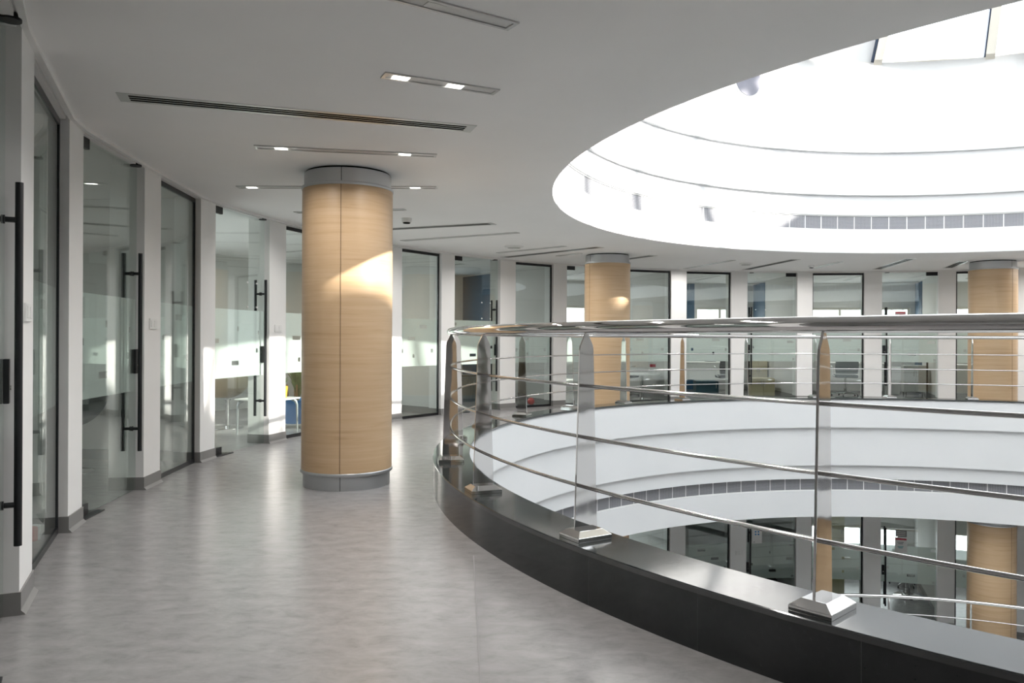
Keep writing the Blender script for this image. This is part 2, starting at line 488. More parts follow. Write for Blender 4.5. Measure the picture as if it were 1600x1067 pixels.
def ceiling_trim(i0, i1, z, name):
    tr = MB()
    for i in range(i0, i1):
        a = pol(PIL[i][2] - .012, PIL[i][0]); b = pol(PIL[i][2] - .012, PIL[i][1]); c = pol(PIL[i + 1][2] - .012, PIL[i + 1][0])
        for p, q in ((a, b), (b, c)):
            d = (q - p).normalized()
            tr.box((p + q) / 2 + Vector((0, 0, z + CE - .012)), ((q - p).length + .006, .03, .024), ux=d, uy=Vector((-d.y, d.x, 0)))
            # head strip that closes the gap above the glass
        d = (c - b); n = Vector((-d.y, d.x, 0)).normalized(); n = n if n.dot(b) > 0 else -n
        m = (b + c) / 2 + n * (YG + .012)
        tr.box(m + Vector((0, 0, z + CE - .0135)), (d.length, .09, .027), ux=d.normalized(), uy=n)
    return struct(name, tr, M['white'])


BAYS = [  # pier index, door?, name, label, hinge_left, pins
    (1, True, 'door_1', 'glass office door cut off by the photo edge, largest black pull handle', True, False),
    (2, False, 'window_1', 'slim black-framed glass window next to the largest black pull handle', True, False),
    (3, True, 'door_2', 'frosted-band glass door with a dark tub chair faintly behind it', True, False),
    (4, False, 'window_2', 'black-framed frosted-band window between the dark and taupe tub chair doors', True, False),
    (5, True, 'door_3', 'frosted-band glass door with the taupe tub chair behind it', True, True),
    (6, False, 'window_3', 'black-framed window showing the blue planter beside the near wooden column', True, False),
    (7, True, 'door_4', 'glass door concealed behind the near wooden column', True, False),
    (8, False, 'window_4', 'black-framed grey window just past the near wooden column', True, False),
    (9, True, 'door_5', 'glass door with a navy panel and low grey cabinet behind it', True, True),
    (10, False, 'window_5', 'black-framed grey window between navy panel door and middle wooden column', True, False),
    (11, True, 'door_6', 'glass door partly covered by the middle wooden column', True, False),
    (12, False, 'window_6', 'black-framed window with the round white table behind, beside middle wooden column', True, False),
    (13, False, 'window_7', 'black-framed window with the white desk and teal drawer unit behind', False, False),
    (14, True, 'door_7', 'glass door with the beige cabinet behind it across the atrium', False, True),
    (15, False, 'window_8', 'black-framed window with the grey swivel chair behind it', False, False),
    (16, True, 'door_8', 'glass door with a red-striped notice across the atrium', False, True),
    (17, False, 'window_9', 'black-framed window mostly covered by the far wooden column', False, False)]
for i in range(1, 19):
    pier(i, 0, PIER_LBL[i])
for i, dr, nm, lb, hl, pn in BAYS:
    bay(i, 0, dr, nm, lb, hl, pn)
ceiling_trim(1, 18, 0, 'trim_2')
LOW_LBL = {12: 'pier', 13: 'lower-floor white pier beside the window with the reddish column edge', 14: 'lower-floor white pier with a switch, left of the blue-dotted notice',
           15: 'lower-floor white pier between blue-dotted notice door and pale panel window', 16: 'lower-floor white pier left of the red-striped notice door',
           17: 'lower-floor white pier between red-striped notice door and wooden column', 18: 'lower-floor white pier behind the lower wooden column'}
LOW_LBL[12] = 'lower-floor white pier hidden by the kerb'
for i in range(12, 19):
    pier(i, -STOREY, LOW_LBL[i])
LOW = [(12, False, 'window_10', 'lower-floor black-framed window farthest along the curve, mostly hidden by the kerb', True, False),
       (13, False, 'window_11', 'lower-floor black-framed window left of the blue-dotted notice door', False, False),
       (14, True, 'door_9', 'lower-floor glass door carrying the blue-dotted notice', False, False),
       (15, False, 'window_12', 'lower-floor black-framed window behind the nearest railing post', False, False),
       (16, True, 'door_10', 'lower-floor glass door carrying the red-striped notice', False, False),
       (17, False, 'window_13', 'lower-floor black-framed window mostly covered by the wooden column', False, False)]
for i, dr, nm, lb, hl, pn in LOW:
    bay(i, -STOREY, dr, nm, lb, hl, pn)
ceiling_trim(12, 18, -STOREY, 'trim_3')

# plain wall closing the rest of both rings
struct('wall_rear', MB().arc([(8.97, 0), (9.2, 0), (9.2, CE), (8.97, CE)], 248, 360 + 60.8, 160), M['white'], smooth=30)
struct('wall_lobby', MB().arc([(11.4, 0), (11.6, 0), (11.6, CE), (11.4, CE)], 213.6, 248, 30)
       .box(pol(10.3, 213.9, CE / 2), (2.4, .16, CE), ux=pol(1, 213.9), uy=pol(1, 303.9)).box(pol(10.2, 248, CE / 2), (2.5, .16, CE), ux=pol(1, 248), uy=pol(1, 338)), M['white'], smooth=30)
struct('wall_rear_below', MB().arc([(8.97, -STOREY), (9.2, -STOREY), (9.2, CE - STOREY), (8.97, CE - STOREY)], 115.3, 360 + 60.8, 220), M['white'], smooth=30)
# wall of the hall further down
struct('wall_base', MB().arc([(8.97, -9.11), (9.2, -9.11), (9.2, -6.41), (8.97, -6.41)], 0, 360, 160), M['white'], smooth=30)
struct('ceiling_base', MB().arc([(6.53, -6.41), (13, -6.41), (13, -6.3), (6.53, -6.3)], 0, 360, 160), M['ceil'])

# exterior wall with strip windows, partitions between the rooms
EXTW = [(95.4, 89.6, 1.5, 2.09), (82.6, 71.6, 1.5, 2.09), (135.5, 127.5, 1.5, 2.09), (118, 108.5, 1.5, 2.09), (68.5, 61.5, 1.5, 2.09), (173, 159, .9, 2.4),  # the large planter room window is unseen, added for its daylight
        (86.5, 72.5, .45 - STOREY, 1.15 - STOREY), (69.5, 61.5, .45 - STOREY, 1.15 - STOREY), (121, 108.5, .9 - STOREY, 2.0 - STOREY)]
def ext_wall(name, zlo, zhi, wins):
    ex = MB()
    def seg(a0, a1, z0, z1):
        n = max(1, int(abs(a1 - a0) / 2))
        ex.arc([(R_EXT, z0), (R_EXT + .22, z0), (R_EXT + .22, z1), (R_EXT, z1)], a0, a1, n)
    cur = 360 + 61.0 - 360
    for a1, a0, z0, z1 in sorted(wins, key=lambda q: q[1]):
        seg(cur, a0, zlo, zhi); seg(a0, a1, zlo, z0); seg(a0, a1, z1, zhi); cur = a1
    seg(cur, 421, zlo, zhi)
    struct(name, ex, M['wall_grey'])
ext_wall('wall_exterior', 0, CE, [q for q in EXTW if q[2] > 0])
ext_wall('wall_exterior_below', -STOREY, CE - STOREY, [q for q in EXTW if q[2] < 0])
struct('wall_plinth', MB().arc([(R_EXT, -9.3), (R_EXT + .2, -9.3), (R_EXT + .2, -STOREY), (R_EXT, -STOREY)], 0, 360, 120), M['wall_grey'])
struct('wall_band', MB().arc([(R_EXT, CE - STOREY), (R_EXT + .2, CE - STOREY), (R_EXT + .2, 0), (R_EXT, 0)], 0, 360, 120), M['wall_grey'])
XL = ['office window behind the white desk', 'office window behind the grey swivel chair', 'office window beyond the navy panel', 'office window beyond the round white table',
      'office window glimpsed behind the far wooden column', 'office window added unseen to brighten the planter room', 'lower-floor office window behind the nearest post and red-striped notice', 'lower-floor office window behind the lower wooden column', 'lower-floor office window farthest along the curve']
for k, (a1, a0, z0, z1) in enumerate(EXTW):
    t = thing('window_%d' % (14 + k), 'outer ' + XL[k], 'office window', (0, 0, 0), kind='structure')
    fr = MB(); n = max(2, int((a1 - a0) / 1.5))
    for zz in (z0 + .025, z1 - .025):
        fr.arc([(R_EXT + .05, zz - .025), (R_EXT + .11, zz - .025), (R_EXT + .11, zz + .025), (R_EXT + .05, zz + .025)], a0, a1, n)
    m = max(2, int(round((a1 - a0) / 4.0)))
    for j in range(m + 1):
        a = a0 + (a1 - a0) * j / m
        a = min(max(a, a0 + .12), a1 - .12)
        fr.box(pol(R_EXT + .08, a, (z0 + z1) / 2), (.06, .055, z1 - z0), ux=pol(1, a), uy=pol(1, a + 90))
    fr.build('frame', M['cream'], t)
    MB().arc([(R_EXT + .075, z0 + .05), (R_EXT + .083, z0 + .05), (R_EXT + .083, z1 - .05), (R_EXT + .075, z1 - .05)], a0 + .15, a1 - .15, n).build('glass_pane', M['sky_glass'], t)


def partition(a, z, blue, name):
    d = pol(1, a); u = pol(1, a + 90)
    o = struct(name, MB().box(pol((9.29 + R_EXT) / 2, a, z + CE / 2), (R_EXT - 9.29, .12, CE - .004), ux=d, uy=u), M['wall_grey'])
    sk = MB()
    for s in (-1, 1):
        sk.box(pol((9.31 + R_EXT) / 2, a, z + .052) + u * s * .064, (R_EXT - 9.33, .010, .104), ux=d, uy=u)
    sk.build('baseboard', M['skirt'], o)
    if blue:
        MB().box(pol((blue + R_EXT) / 2, a, z + 1.35) + u * .066, (R_EXT - blue - .02, .012, 2.64), ux=d, uy=u).build('blue_panel', M['blue'], o, label='blue painted panel')
    return o
for i in BOUND:
    if i == 7: continue
    partition((PIL[i][0] + PIL[i][1]) / 2, 0, {11: 10.7, 15: 11.6, 17: 11.6}.get(i), 'wall_partition')
partition(61.9, 0, False, 'wall_partition')
for i in (13, 15, 17):
    partition((PIL[i][0] + PIL[i][1]) / 2, -STOREY, False, 'wall_partition')
partition(61.9, -STOREY, False, 'wall_partition'); partition(115, -STOREY, False, 'wall_partition')
# blue painted stretch of exterior wall beside the white desk window
struct('wall_accent', MB().arc([(R_EXT - .012, 0), (R_EXT - .002, 0), (R_EXT - .002, CE - .01), (R_EXT - .012, CE - .01)], 95.6, 98.5, 3), M['blue'])

# ------------------------------------------------------------------ roof light
R_S = 5.47
struct('ceiling_roof', MB().arc([(R_S + .02, Z_SILL - .02), (13, Z_SILL - .02), (13, Z_SILL + .02), (R_S + .35, Z_SILL + .02)], 0, 360, 120), M['roof'])
struct('wall_attic', MB().arc([(12.6, CE + .25), (12.8, CE + .25), (12.8, Z_SILL - .02), (12.6, Z_SILL - .02)], 0, 360, 120), M['roof'])
MUL = [71.3 + 18 * k for k in range(20)]
def cone_pt(a, h, off=0.0):
    """point on the glazing; it slopes in at 60 degrees, then more gently to a hub"""
    if h <= 2.0:
        return pol(R_S - .577 * h + off, a, Z_SILL + h)
    return pol(R_S - 1.154 - (h - 2.0) * 3.0 + off, a, Z_SILL + h)
H_MID, H_TOP = 2.0, 3.2
sk = thing('window_24', 'conical glazed roof over the white drum, cream mullions', 'roof light', (0, 0, 0), kind='structure')
for k, a in enumerate(MUL):
    mb = MB(); g = MB()
    for (h0, h1) in ((0, H_MID), (H_MID, H_TOP)):
        p, q = cone_pt(a, h0), cone_pt(a, h1); d = (q - p); u = pol(1, a + 90); n = d.normalized().cross(u)
        n = n if n.dot(pol(1, a)) < 0 else -n
        mb.box((p + q) / 2 + n * .04, (d.length, .13, .12), ux=d.normalized(), uy=u, uz=n)
        g.box((p + q) / 2 + u * .075 + n * .03, (d.length, .02, .10), ux=d.normalized(), uy=u, uz=n)
    o = mb.build('mullion', M['cream'], sk)
    g.build('gasket', M['dk_frame'], o)
    b = a + 18
    opaque = 88 <= (a + 9) % 360 <= 180
    for (h0, h1) in ((0, H_MID), (H_MID, H_TOP)):
        vs = [cone_pt(a, h0), cone_pt(b, h0), cone_pt(b, h1), cone_pt(a, h1)]
        vo = [v + pol(.012, a + 9, .012) for v in vs]
        op = opaque and h0 == 0
        pm = MB().add(vs + vo, [(0, 1, 2, 3), (7, 6, 5, 4), (0, 4, 5, 1), (1, 5, 6, 2), (2, 6, 7, 3), (3, 7, 4, 0)])
        pm.build('wall_panel' if op else 'glass_pane', M['drum'] if op else M['sky_glass'], sk)
ringm = MB()
for k, a in enumerate(MUL):
    for h in (H_MID,):
        p, q = cone_pt(a, h), cone_pt(a + 18, h); d = q - p
        ringm.box((p + q) / 2, (d.length, .1, .12), ux=d.normalized(), uy=pol(1, a + 9))
    p, q = cone_pt(a, 0) + Vector((0, 0, .008)), cone_pt(a + 18, 0) + Vector((0, 0, .008)); d = q - p
    ringm.box((p + q) / 2, (d.length, .05, .022), ux=d.normalized(), uy=pol(1, a + 9))
ringm.build('ring_beam', M['cream'], sk)
MB().lathe([(.68, Z_SILL + H_TOP - .06), (.68, Z_SILL + H_TOP + .1), (0, Z_SILL + H_TOP + .15)], 32).build('roof_hub', M['cream'], sk)

t = thing('wall_speaker', 'round grey perforated speaker set in the bright drum wall under the roof light', 'speaker', pol(5.375, 114.05, 5.345), rad(114.05))
def disc_x(r, x0, x1, n=40):
    m = MB()
    m.loft([[Vector((x0, r * cos(2 * pi * k / n), r * sin(2 * pi * k / n))) for k in range(n)], [Vector((x1, r * cos(2 * pi * k / n), r * sin(2 * pi * k / n))) for k in range(n)]])
    return m
disc_x(.285, -.010, .02).build('rim', M['plastic'], t)
disc_x(.245, -.02, .01).build('grille', mat('speaker_mesh', (.20, .20, .24), .6), t)

# ------------------------------------------------------------------ wooden columns
def column(a, R, z, lbl, seam):
    c = pol(R, a, z)
    t = thing('wooden_column', lbl, 'column', c, rad(seam), kind='thing')
    MB().lathe([(.3875, .142), (.3875, 2.555)], 96).build('veneer_cladding', M['wood'], t, smooth=40)
    sm = MB()
    for aa in (0,):
        sm.box(pol(.3875, aa, (.142 + 2.555) / 2), (.004, .004, 2.41), ux=pol(1, aa), uy=pol(1, aa + 90))
    sm.build('veneer_seam', M['wood_seam'], t)
    for nm, z0, z1, zr0, zr1 in (('base_ring', 0, .125, .118, .145), ('top_ring', 2.57, CE - .016, 2.546, 2.572)):
        o = MB().lathe([(.372, z0), (.372, z1)], 96).build(nm, M['alu'], t, smooth=40)
        MB().lathe([(.37, zr0), (.392, zr0), (.395, zr0 + .004), (.395, zr1 - .004), (.392, zr1), (.37, zr1)], 96).build('flange', M['alu'], o, smooth=40)
        j = MB()
        for k in range(1):
            j.box(pol(.3722, 120 * k, (z0 + z1) / 2), (.003, .004, z1 - z0), ux=pol(1, 120 * k), uy=pol(1, 120 * k + 90))
        j.build('joint', M['slot'], o)
    MB().lathe([(.36, CE - .018), (.36, CE - .002)], 64).build('shadow_gap', M['slot'], t)
    return t
cam = Vector((-5.872, -7.3147, 0))
def facing(a, R, off):
    c = pol(R, a); d = cam - c
    return math.degrees(math.atan2(d.y, d.x)) + off
C1, C2, C3 = (183.85, 7.33), (125.3, 7.35), (67.45, 7.31)
column(*C1, 0, 'big oak-clad round column standing alone on the corridor floor', facing(*C1, -8.5))
column(*C2, 0, 'oak-clad round column across the atrium, between grey window and round table window', facing(*C2, -50))
column(*C3, 0, 'oak-clad round column across the atrium at the photo edge, upper floor', facing(*C3, 50))
column(241.9, 7.33, 0, 'oak-clad round column beside the camera, unseen, guessed from the column spacing', 60)  # out-of-view column, placed by the spacing of the others
column(-4.0, 7.33, 0, 'oak-clad column showing only as a tan reflection in the nearest steel post', 60)
column(-4.0, 7.33, -STOREY, 'lower-floor oak column showing only as a low tan reflection in the nearest post', 60)
column(*C2, -STOREY, 'oak-clad column on the lower floor, nearly hidden by the kerb', facing(*C2, 55))
column(*C3, -STOREY, 'oak-clad column on the lower floor behind the lower railing', facing(*C3, 50))

# ------------------------------------------------------------------ railing
def railing(z, ks, lbl):
    t = thing('balcony_railing', lbl, 'railing', (0, 0, z))
    MB().tube([pol(R_RAIL, 360 * i / 240, 1.329) for i in range(240)], .032, 20, closed=True).build('handrail', M['chrome'], t, smooth=60)
    for zz in (1.032, .769, .515):
        MB().tube([pol(R_RAIL, 360 * i / 240, zz) for i in range(240)], .0095, 10, closed=True).build('rod', M['steel'], t, smooth=60)
    # one post (plate in the radial plane), then copies
    pr = [(-.070, .30), (.070, .30), (.043, 1.215), (.039, 1.238), (.014, 1.288), (.006, 1.31), (-.006, 1.31), (-.014, 1.288), (-.039, 1.238), (-.043, 1.215)]
    pm = MB(); n = len(pr)
    pm.add([(x, -.0055, zz) for x, zz in pr] + [(x, .0055, zz) for x, zz in pr], [tuple(range(n)), tuple(range(2 * n - 1, n - 1, -1))] + [(i, (i + 1) % n, n + (i + 1) % n, n + i) for i in range(n)])
    def sq(a, b, zz): return [Vector((-a, -b, zz)), Vector((a, -b, zz)), Vector((a, b, zz)), Vector((-a, b, zz))]
    bm_ = MB().loft([sq(.104, .083, Z_CURB), sq(.104, .083, Z_CURB + .022), sq(.072, .048, Z_CURB + .048)])
    p0 = b0 = None
    for k in ks:
        a = 71.4 + 11.665 * k
        if p0 is None:
            p0 = p = pm.build('post', M['chrome'], t, bevel=.0015); b0 = b = bm_.build('base_plate', M['chrome'], p, bevel=.0015)
        else:
            p = p0.copy(); COL.objects.link(p); p.parent = t
            b = b0.copy(); COL.objects.link(b); b.parent = p
        p.location = pol(R_RAIL + .005, a); p.rotation_euler = (0, 0, rad(a))
    return t
railing(0, range(-2, 16), 'polished steel balcony railing on the dark granite kerb of this floor')
railing(-STOREY, range(-1, 6), 'polished steel railing one floor down, in front of the lower wooden column')

# ------------------------------------------------------------------ ceiling fittings
def diffuser(a, r0, r1, lbl, w=.18):
    c = pol((r0 + r1) / 2, a, CE); ln = r1 - r0
    t = thing('air_diffuser', lbl, 'air diffuser', c, rad(a), group='slot air diffusers in the corridor ceiling')
    fr = MB()
    for sy in (-1, 1): fr.box((0, sy * (w / 2 - .016), -.0016), (ln, .032, .003))
    for sx in (-1, 1): fr.box((sx * (ln / 2 - .03), 0, -.0016), (.06, w - .06, .003))
    fr.build('frame', M['grey_metal'], t)
    MB().box((0, 0, -.0008), (ln - .1, w - .062, .0015)).build('slot', M['slot'], t)  # flat black sheet stands in for the shade inside the slots
    for sy in (-.021, .021):
        MB().box((0, sy, -.0022), (ln - .11, .009, .0014)).build('blade', M['grey_metal'], t)
    return t
def linlight(a, r0, r1, lbl, lit=True, w=.10, spots=(.22, .70), watt=4.5, spread=125):
    c = pol((r0 + r1) / 2, a, CE); ln = r1 - r0
    t = thing('recessed_light', lbl, 'ceiling light', c, rad(a), group='slim recessed lights in the corridor ceiling')
    fr = MB()
    for sy in (-1, 1): fr.box((0, sy * (w / 2 - .008), -.003), (ln, .016, .010))
    for sx in (-1, 1): fr.box((sx * (ln / 2 - .01), 0, -.003), (.02, w - .03, .010))
    fr.build('frame', M['grey_metal'], t)
    MB().box((0, 0, -.001), (ln - .04, w - .034, .003)).build('reflector', M['light_house'], t)
    for u in spots:
        MB().box((-ln / 2 + u * ln, 0, -.0035), (.09, w - .045, .005)).build('led_spot', M['led'] if lit else M['light_house'], t)
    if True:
        for u in (spots if lit else (.5,)):  # dark-lensed fixtures get an added area lamp that brightens their surroundings
            ld = bpy.data.lights.new('led_and_fill_glow', 'AREA'); ld.shape = 'RECTANGLE'; ld.size, ld.size_y = (.09 if lit else ln * .9), .05
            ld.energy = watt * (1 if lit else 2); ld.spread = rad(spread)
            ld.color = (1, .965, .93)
            lo = bpy.data.objects.new('led_and_fill_glow', ld); COL.objects.link(lo); lo.parent = t; lo.location = (-ln / 2 + u * ln, 0, -.012)
    return t
for a, r0, r1, lb in ((197.95, 6.455, 8.65, 'longest slot air diffuser, three dark slots, in the ceiling before the big oak column'),
                      (158.7, 6.55, 8.75, 'slot air diffuser running out behind the big oak column'),
                      (133.2, 6.58, 8.80, 'slot air diffuser pointing at the oak column across the atrium, left side'),
                      (120.1, 6.9, 8.6, 'slot air diffuser just past the middle oak column'),
                      (97.4, 6.55, 8.63, 'slot air diffuser over the beige cabinet door'),
                      (80.1, 6.40, 8.47, 'slot air diffuser over the notice door across the atrium'),
                      (71.45, 7.05, 8.45, 'slot air diffuser half hidden by the far oak column')):
    diffuser(a, r0, r1, lb)
for a, r0, r1, lb, lit, wt, sp, uu in (
        (212.55, 6.965, 8.3, 'dark-lensed slim ceiling light with added glow at the top edge of the photo', False, 6.0, 150, (.3, .8)),
        (205.1, 6.59, 7.265, 'short slim ceiling light with two lit spots above the long air diffuser', True, 5.0, 150, (.38, .85)),
        (190.65, 6.583, 7.947, 'slim ceiling light between the long air diffuser and the big oak column', True, 4.5, 150, (.18, .86)),
        (179.35, 6.59, 8.49, 'slim ceiling light passing behind the top of the big oak column', True, .5, 110, (.11, .93)),
        (169.3, 7.19, 8.5, 'slim ceiling light stub showing just right of the big oak column top', False, 4.5, 150, (.3, .8)),
        (151.26, 6.61, 8.54, 'slim ceiling light over the grey window past the big oak column', False, 6, 160, (.22, .7)),
        (137.2, 6.9, 8.33, 'slim ceiling light over the navy panel door', False, 7, 160, (.22, .7)),
        (129.8, 7.4, 7.95, 'very short slim ceiling light left of the middle oak column', False, .2, 160, (.3, .7)),
        (105.9, 6.94, 8.72, 'slim ceiling light over the round table window', False, 8, 170, (.22, .7)),
        (89.1, 6.91, 8.2, 'slim ceiling light over the swivel chair window', False, 9, 170, (.22, .7)),
        (57.0, 6.9, 8.4, 'added fill light beyond the far oak column, out of view', False, 14, 170, (.22, .7))):  # unseen lamp added to lift the far piers and column
    linlight(a, r0, r1, lb, lit, watt=wt, spread=sp, spots=uu)

for a, wt, lb in ((203.5, 3.0, 'inside the first office behind the slim window'), (185.5, 5.0, 'inside the office of the charcoal tub chair'),
                  (166.0, 9.0, 'inside the office of the taupe tub chair'), (149.5, 7.0, 'inside the office behind the near wooden column'),
                  (132.0, 7.0, 'inside the office of the navy panel'), (114.5, 10.0, 'inside the office of the round white table'),
                  (97.0, 14.0, 'inside the office of the white desk and beige cabinet'), (79.5, 14.0, 'inside the office of the grey swivel chair'),
                  (66.5, 8.0, 'inside the office behind the far wooden column')):
    o = linlight(a, 10.2, 11.6, 'added fill light ' + lb, False, watt=wt * .48, spread=170)  # office lamps put in to brighten the rooms behind the glass
    o['group'] = 'added fill lights inside the offices'

def puck(a, r, rad_, h, lbl, cat, name):
    t = thing(name, lbl, cat, pol(r, a, CE), rad(a))
    MB().lathe([(rad_, 0), (rad_, -.008), (rad_ * .86, -h)], 36).build('cover', M['plastic'], t, smooth=40)
    MB().lathe([(rad_ * .7, -h - .001), (rad_ * .62, -h - .012), (0, -h - .014)], 32).build('grille' if rad_ > .09 else 'sensor', M['grey_metal'] if rad_ > .09 else M['slot'], t, smooth=40)
    return t
puck(140.75, 7.55, .15, .02, 'round flat ceiling speaker beyond the big oak column', 'ceiling speaker', 'ceiling_speaker')
puck(101.8, 7.39, .125, .03, 'round flat ceiling speaker between round table window and beige cabinet door', 'ceiling speaker', 'ceiling_speaker')
puck(164.4, 7.41, .065, .05, 'small white smoke detector right of the big oak column top', 'smoke detector', 'smoke_detector')
puck(90.9, 7.67, .055, .035, 'small white smoke detector across the atrium above the swivel chair window', 'smoke detector', 'smoke_detector')

# switches on the piers
def switch(i, z, lbl, u=.5, zc=1.385):
    aL, aR, R = PIL[i]
    a, b = pol(R, aL), pol(R, aR); p = a.lerp(b, u); d = b - a
    t = thing('light_switch', lbl, 'light switch', (p.x, p.y, z + zc), math.atan2(d.y, d.x))
    MB().box((0, -.006, 0), (.155, .012, .088)).build('plate', M['plastic'], t, bevel=.003)
    for sx in (-.036, .036):
        MB().box((sx, -.0135, 0), (.055, .006, .055)).build('rocker', M['plastic'], t, bevel=.002)
switch(2, 0, 'white double light switch on the pier beside the largest black handle', .45)
switch(4, 0, 'white double light switch on the pier between dark chair and taupe chair rooms')
switch(6, 0, 'white double light switch on the sunlit pier beside the taupe chair')
switch(14, -STOREY, 'white double light switch on a lower-floor pier left of the blue-dotted notice', .55)

# ------------------------------------------------------------------ furniture behind the glass
def tub_chair(loc, rz, lbl, shell, root=None):
    t = thing('tub_chair', lbl, 'chair', loc, rz)
    # bucket shell: a bowl whose rim rises to the back and arms
    n, m = 40, 12; rings = []
    def rim(th):
        f = (1 - cos(th)) / 2          # 0 at front (+x), 1 at back
        return .50 + .36 * min(1.0, max(0.0, (f - .10) / .45)) ** 1.2
    for off in (0.0, .028):
        for j in range(m + 1):
            s = j / m if off == 0 else 1 - j / m
            ring = []
            for k in range(n):
                th = 2 * pi * k / n
                zr = rim(th)
                zz = .42 + off * .6 + (zr - .42 - off * .6) * (s ** 1.7)
                rr = (.35 - off) * sin(s * pi / 2) ** .85 if s > 0 else .002
                ring.append(Vector((rr * cos(th) * .98, rr * sin(th), zz)))
            rings.append(ring)
    MB().loft(rings).build('shell', shell, t, smooth=60)
    MB().lathe([(.05, .41), (.028, .38), (.028, .03), (.05, .022), (.19, .018), (.215, .008), (.215, 0)], 40).build('pedestal', M['chrome'], t, smooth=40)
    return t
tub_chair((-9.86, 3.62, 0), rad(178), 'taupe shell tub chair on a chrome pedestal behind the glass door', M['taupe'])
tub_chair((-10.02, .0, 0), rad(140), 'charcoal tub chair dimly visible through the second glass door', M['dark_fab'])

t = thing('side_table', 'low white square table with slim steel legs behind the sunlit pier', 'table', (-9.10, 3.0, 0), rad(162))
MB().box((0, 0, .462), (.60, .60, .022)).build('table_top', M['white_lam'], t, bevel=.006)
for sx in (-1, 1):
    for sy in (-1, 1):
        pts = [Vector((sx * .22, sy * .22, .445)), Vector((sx * .255, sy * .255, .425)), Vector((sx * .268, sy * .268, .37)), Vector((sx * .272, sy * .272, 0))]
        MB().tube(pts, .012, 10, rr=[.020, .022, .017, .009]).build('leg', M['alu'], t, smooth=50)
t = thing('flower_pot', 'small yellow pot with a green sprig on the white side table', 'pot', (-8.925, 3.05, .473))
MB().lathe([(.055, 0), (.075, .15), (.070, .155), (.06, .14), (0, .135)], 28).build('pot', M['yellow'], t, smooth=40)

def leaf_blades(n, h, spread, seed, wid=.03):
    rnd = random.Random(seed); mb = MB()
    for i in range(n):
        az = rnd.uniform(0, 2 * pi); L_ = h * rnd.uniform(.55, 1.05); lean = rnd.uniform(.15, 1.0) * spread
        z0 = rnd.uniform(0, .35) * h; u = Vector((cos(az), sin(az), 0)); s = Vector((-u.y, u.x, 0)); w = wid * rnd.uniform(.6, 1.3)
        pts = []
        for k in range(6):
            f = k / 5
            c = u * (.015 + lean * f ** 1.5 * L_) + Vector((0, 0, z0 + L_ * (f - .55 * lean * f * f)))
            ww = w * sin(pi * min(1, .12 + .88 * f)) + .001
            pts.append((c - s * ww, c + Vector((0, 0, -.25 * ww)), c + s * ww))
        b = len(mb.v)
        for tr in pts: mb.v += [tuple(q) for q in tr]
        for k in range(5):
            mb.f += [(b + 3 * k, b + 3 * k + 1, b + 3 * k + 4, b + 3 * k + 3), (b + 3 * k + 1, b + 3 * k + 2, b + 3 * k + 5, b + 3 * k + 4)]
    return mb
o = leaf_blades(12, .16, .8, 3, .012).build('sprig', M['leaf'], t); o.location = (0, 0, .13)
t = thing('potted_plant', 'leafy plant in a large blue planter behind the window by the oak column', 'plant', (-8.95, 3.92, 0))
MB().lathe([(.20, .05), (.245, .37), (.255, .39), (.235, .39), (.225, .34), (0, .335)], 48).build('planter', M['blue_pot'], t, smooth=40)
MB().lathe([(.24, 0), (.255, .035), (.25, .05), (0, .05)], 48).build('saucer', M['grey_pot'], t, smooth=40)
MB().lathe([(.224, .345), (0, .365)], 32).build('soil', M['soil'], t)
for k in range(7):
    az = k * 2.4; q = pol(.06 + .02 * k, math.degrees(az))
    MB().tube([q + Vector((0, 0, .34)), q * 1.15 + Vector((0, 0, .60))], .014, 8).build('stem', M['bark'], t, smooth=50)
o = leaf_blades(130, .48, .45, 11, .024).build('foliage', M['leaf'], t); o.location = (0, 0, .38)

# red and white floor items in the first office
t = thing('toy_block', 'red block with a white end on the floor behind the slim window', 'block', pol(9.23, 195.9), rad(75))
MB().box((0, 0, .045), (.16, .08, .09)).build('body', M['red'], t, bevel=.006)
MB().box((.105, 0, .045), (.05, .08, .09)).build('end', M['plastic'], t, bevel=.006)
t = thing('toy_ball', 'small red ball on the floor behind the grey window before the middle oak column', 'ball', pol(9.45, 125.6, .07))
bm_ = MB().lathe([(.07 * sin(pi * k / 14), -.07 * cos(pi * k / 14)) for k in range(15)], 24).build('body', M['red'], t, smooth=60)

# desks, cabinets and chairs across the atrium
def sight(px, R):
    """point at radius R behind image column px, used only to look up measured positions"""
    d = Vector(((px - 800) / 1217.27, 1.0)); o = Vector((5.872 * -1, -7.3147))
    a = d.dot(d); b = 2 * o.dot(d); c = o.dot(o) - R * R
    s = (-b + math.sqrt(b * b - 4 * a * c)) / (2 * a)
    return Vector((o.x + d.x * s, o.y + d.y * s, 0))


def desk(loc, rz, ln, dp, lbl, panel=True):
    t = thing('desk', lbl, 'desk', loc, rz)
    MB().box((0, 0, .73), (ln, dp, .028)).build('desk_top', M['white_lam'], t, bevel=.003)
    if panel:
        MB().box((0, -dp / 2 + .06, .52), (ln - .12, .018, .38)).build('front_panel', M['white_lam'], t)
    for sx in (-1, 1):
        for sy in (-1, 1):
            MB().tube([(sx * (ln / 2 - .06), sy * (dp / 2 - .08), 0), (sx * (ln / 2 - .06), sy * (dp / 2 - .08), .716)], .022, 12).build('leg', M['steel'], t, smooth=40)
    return t


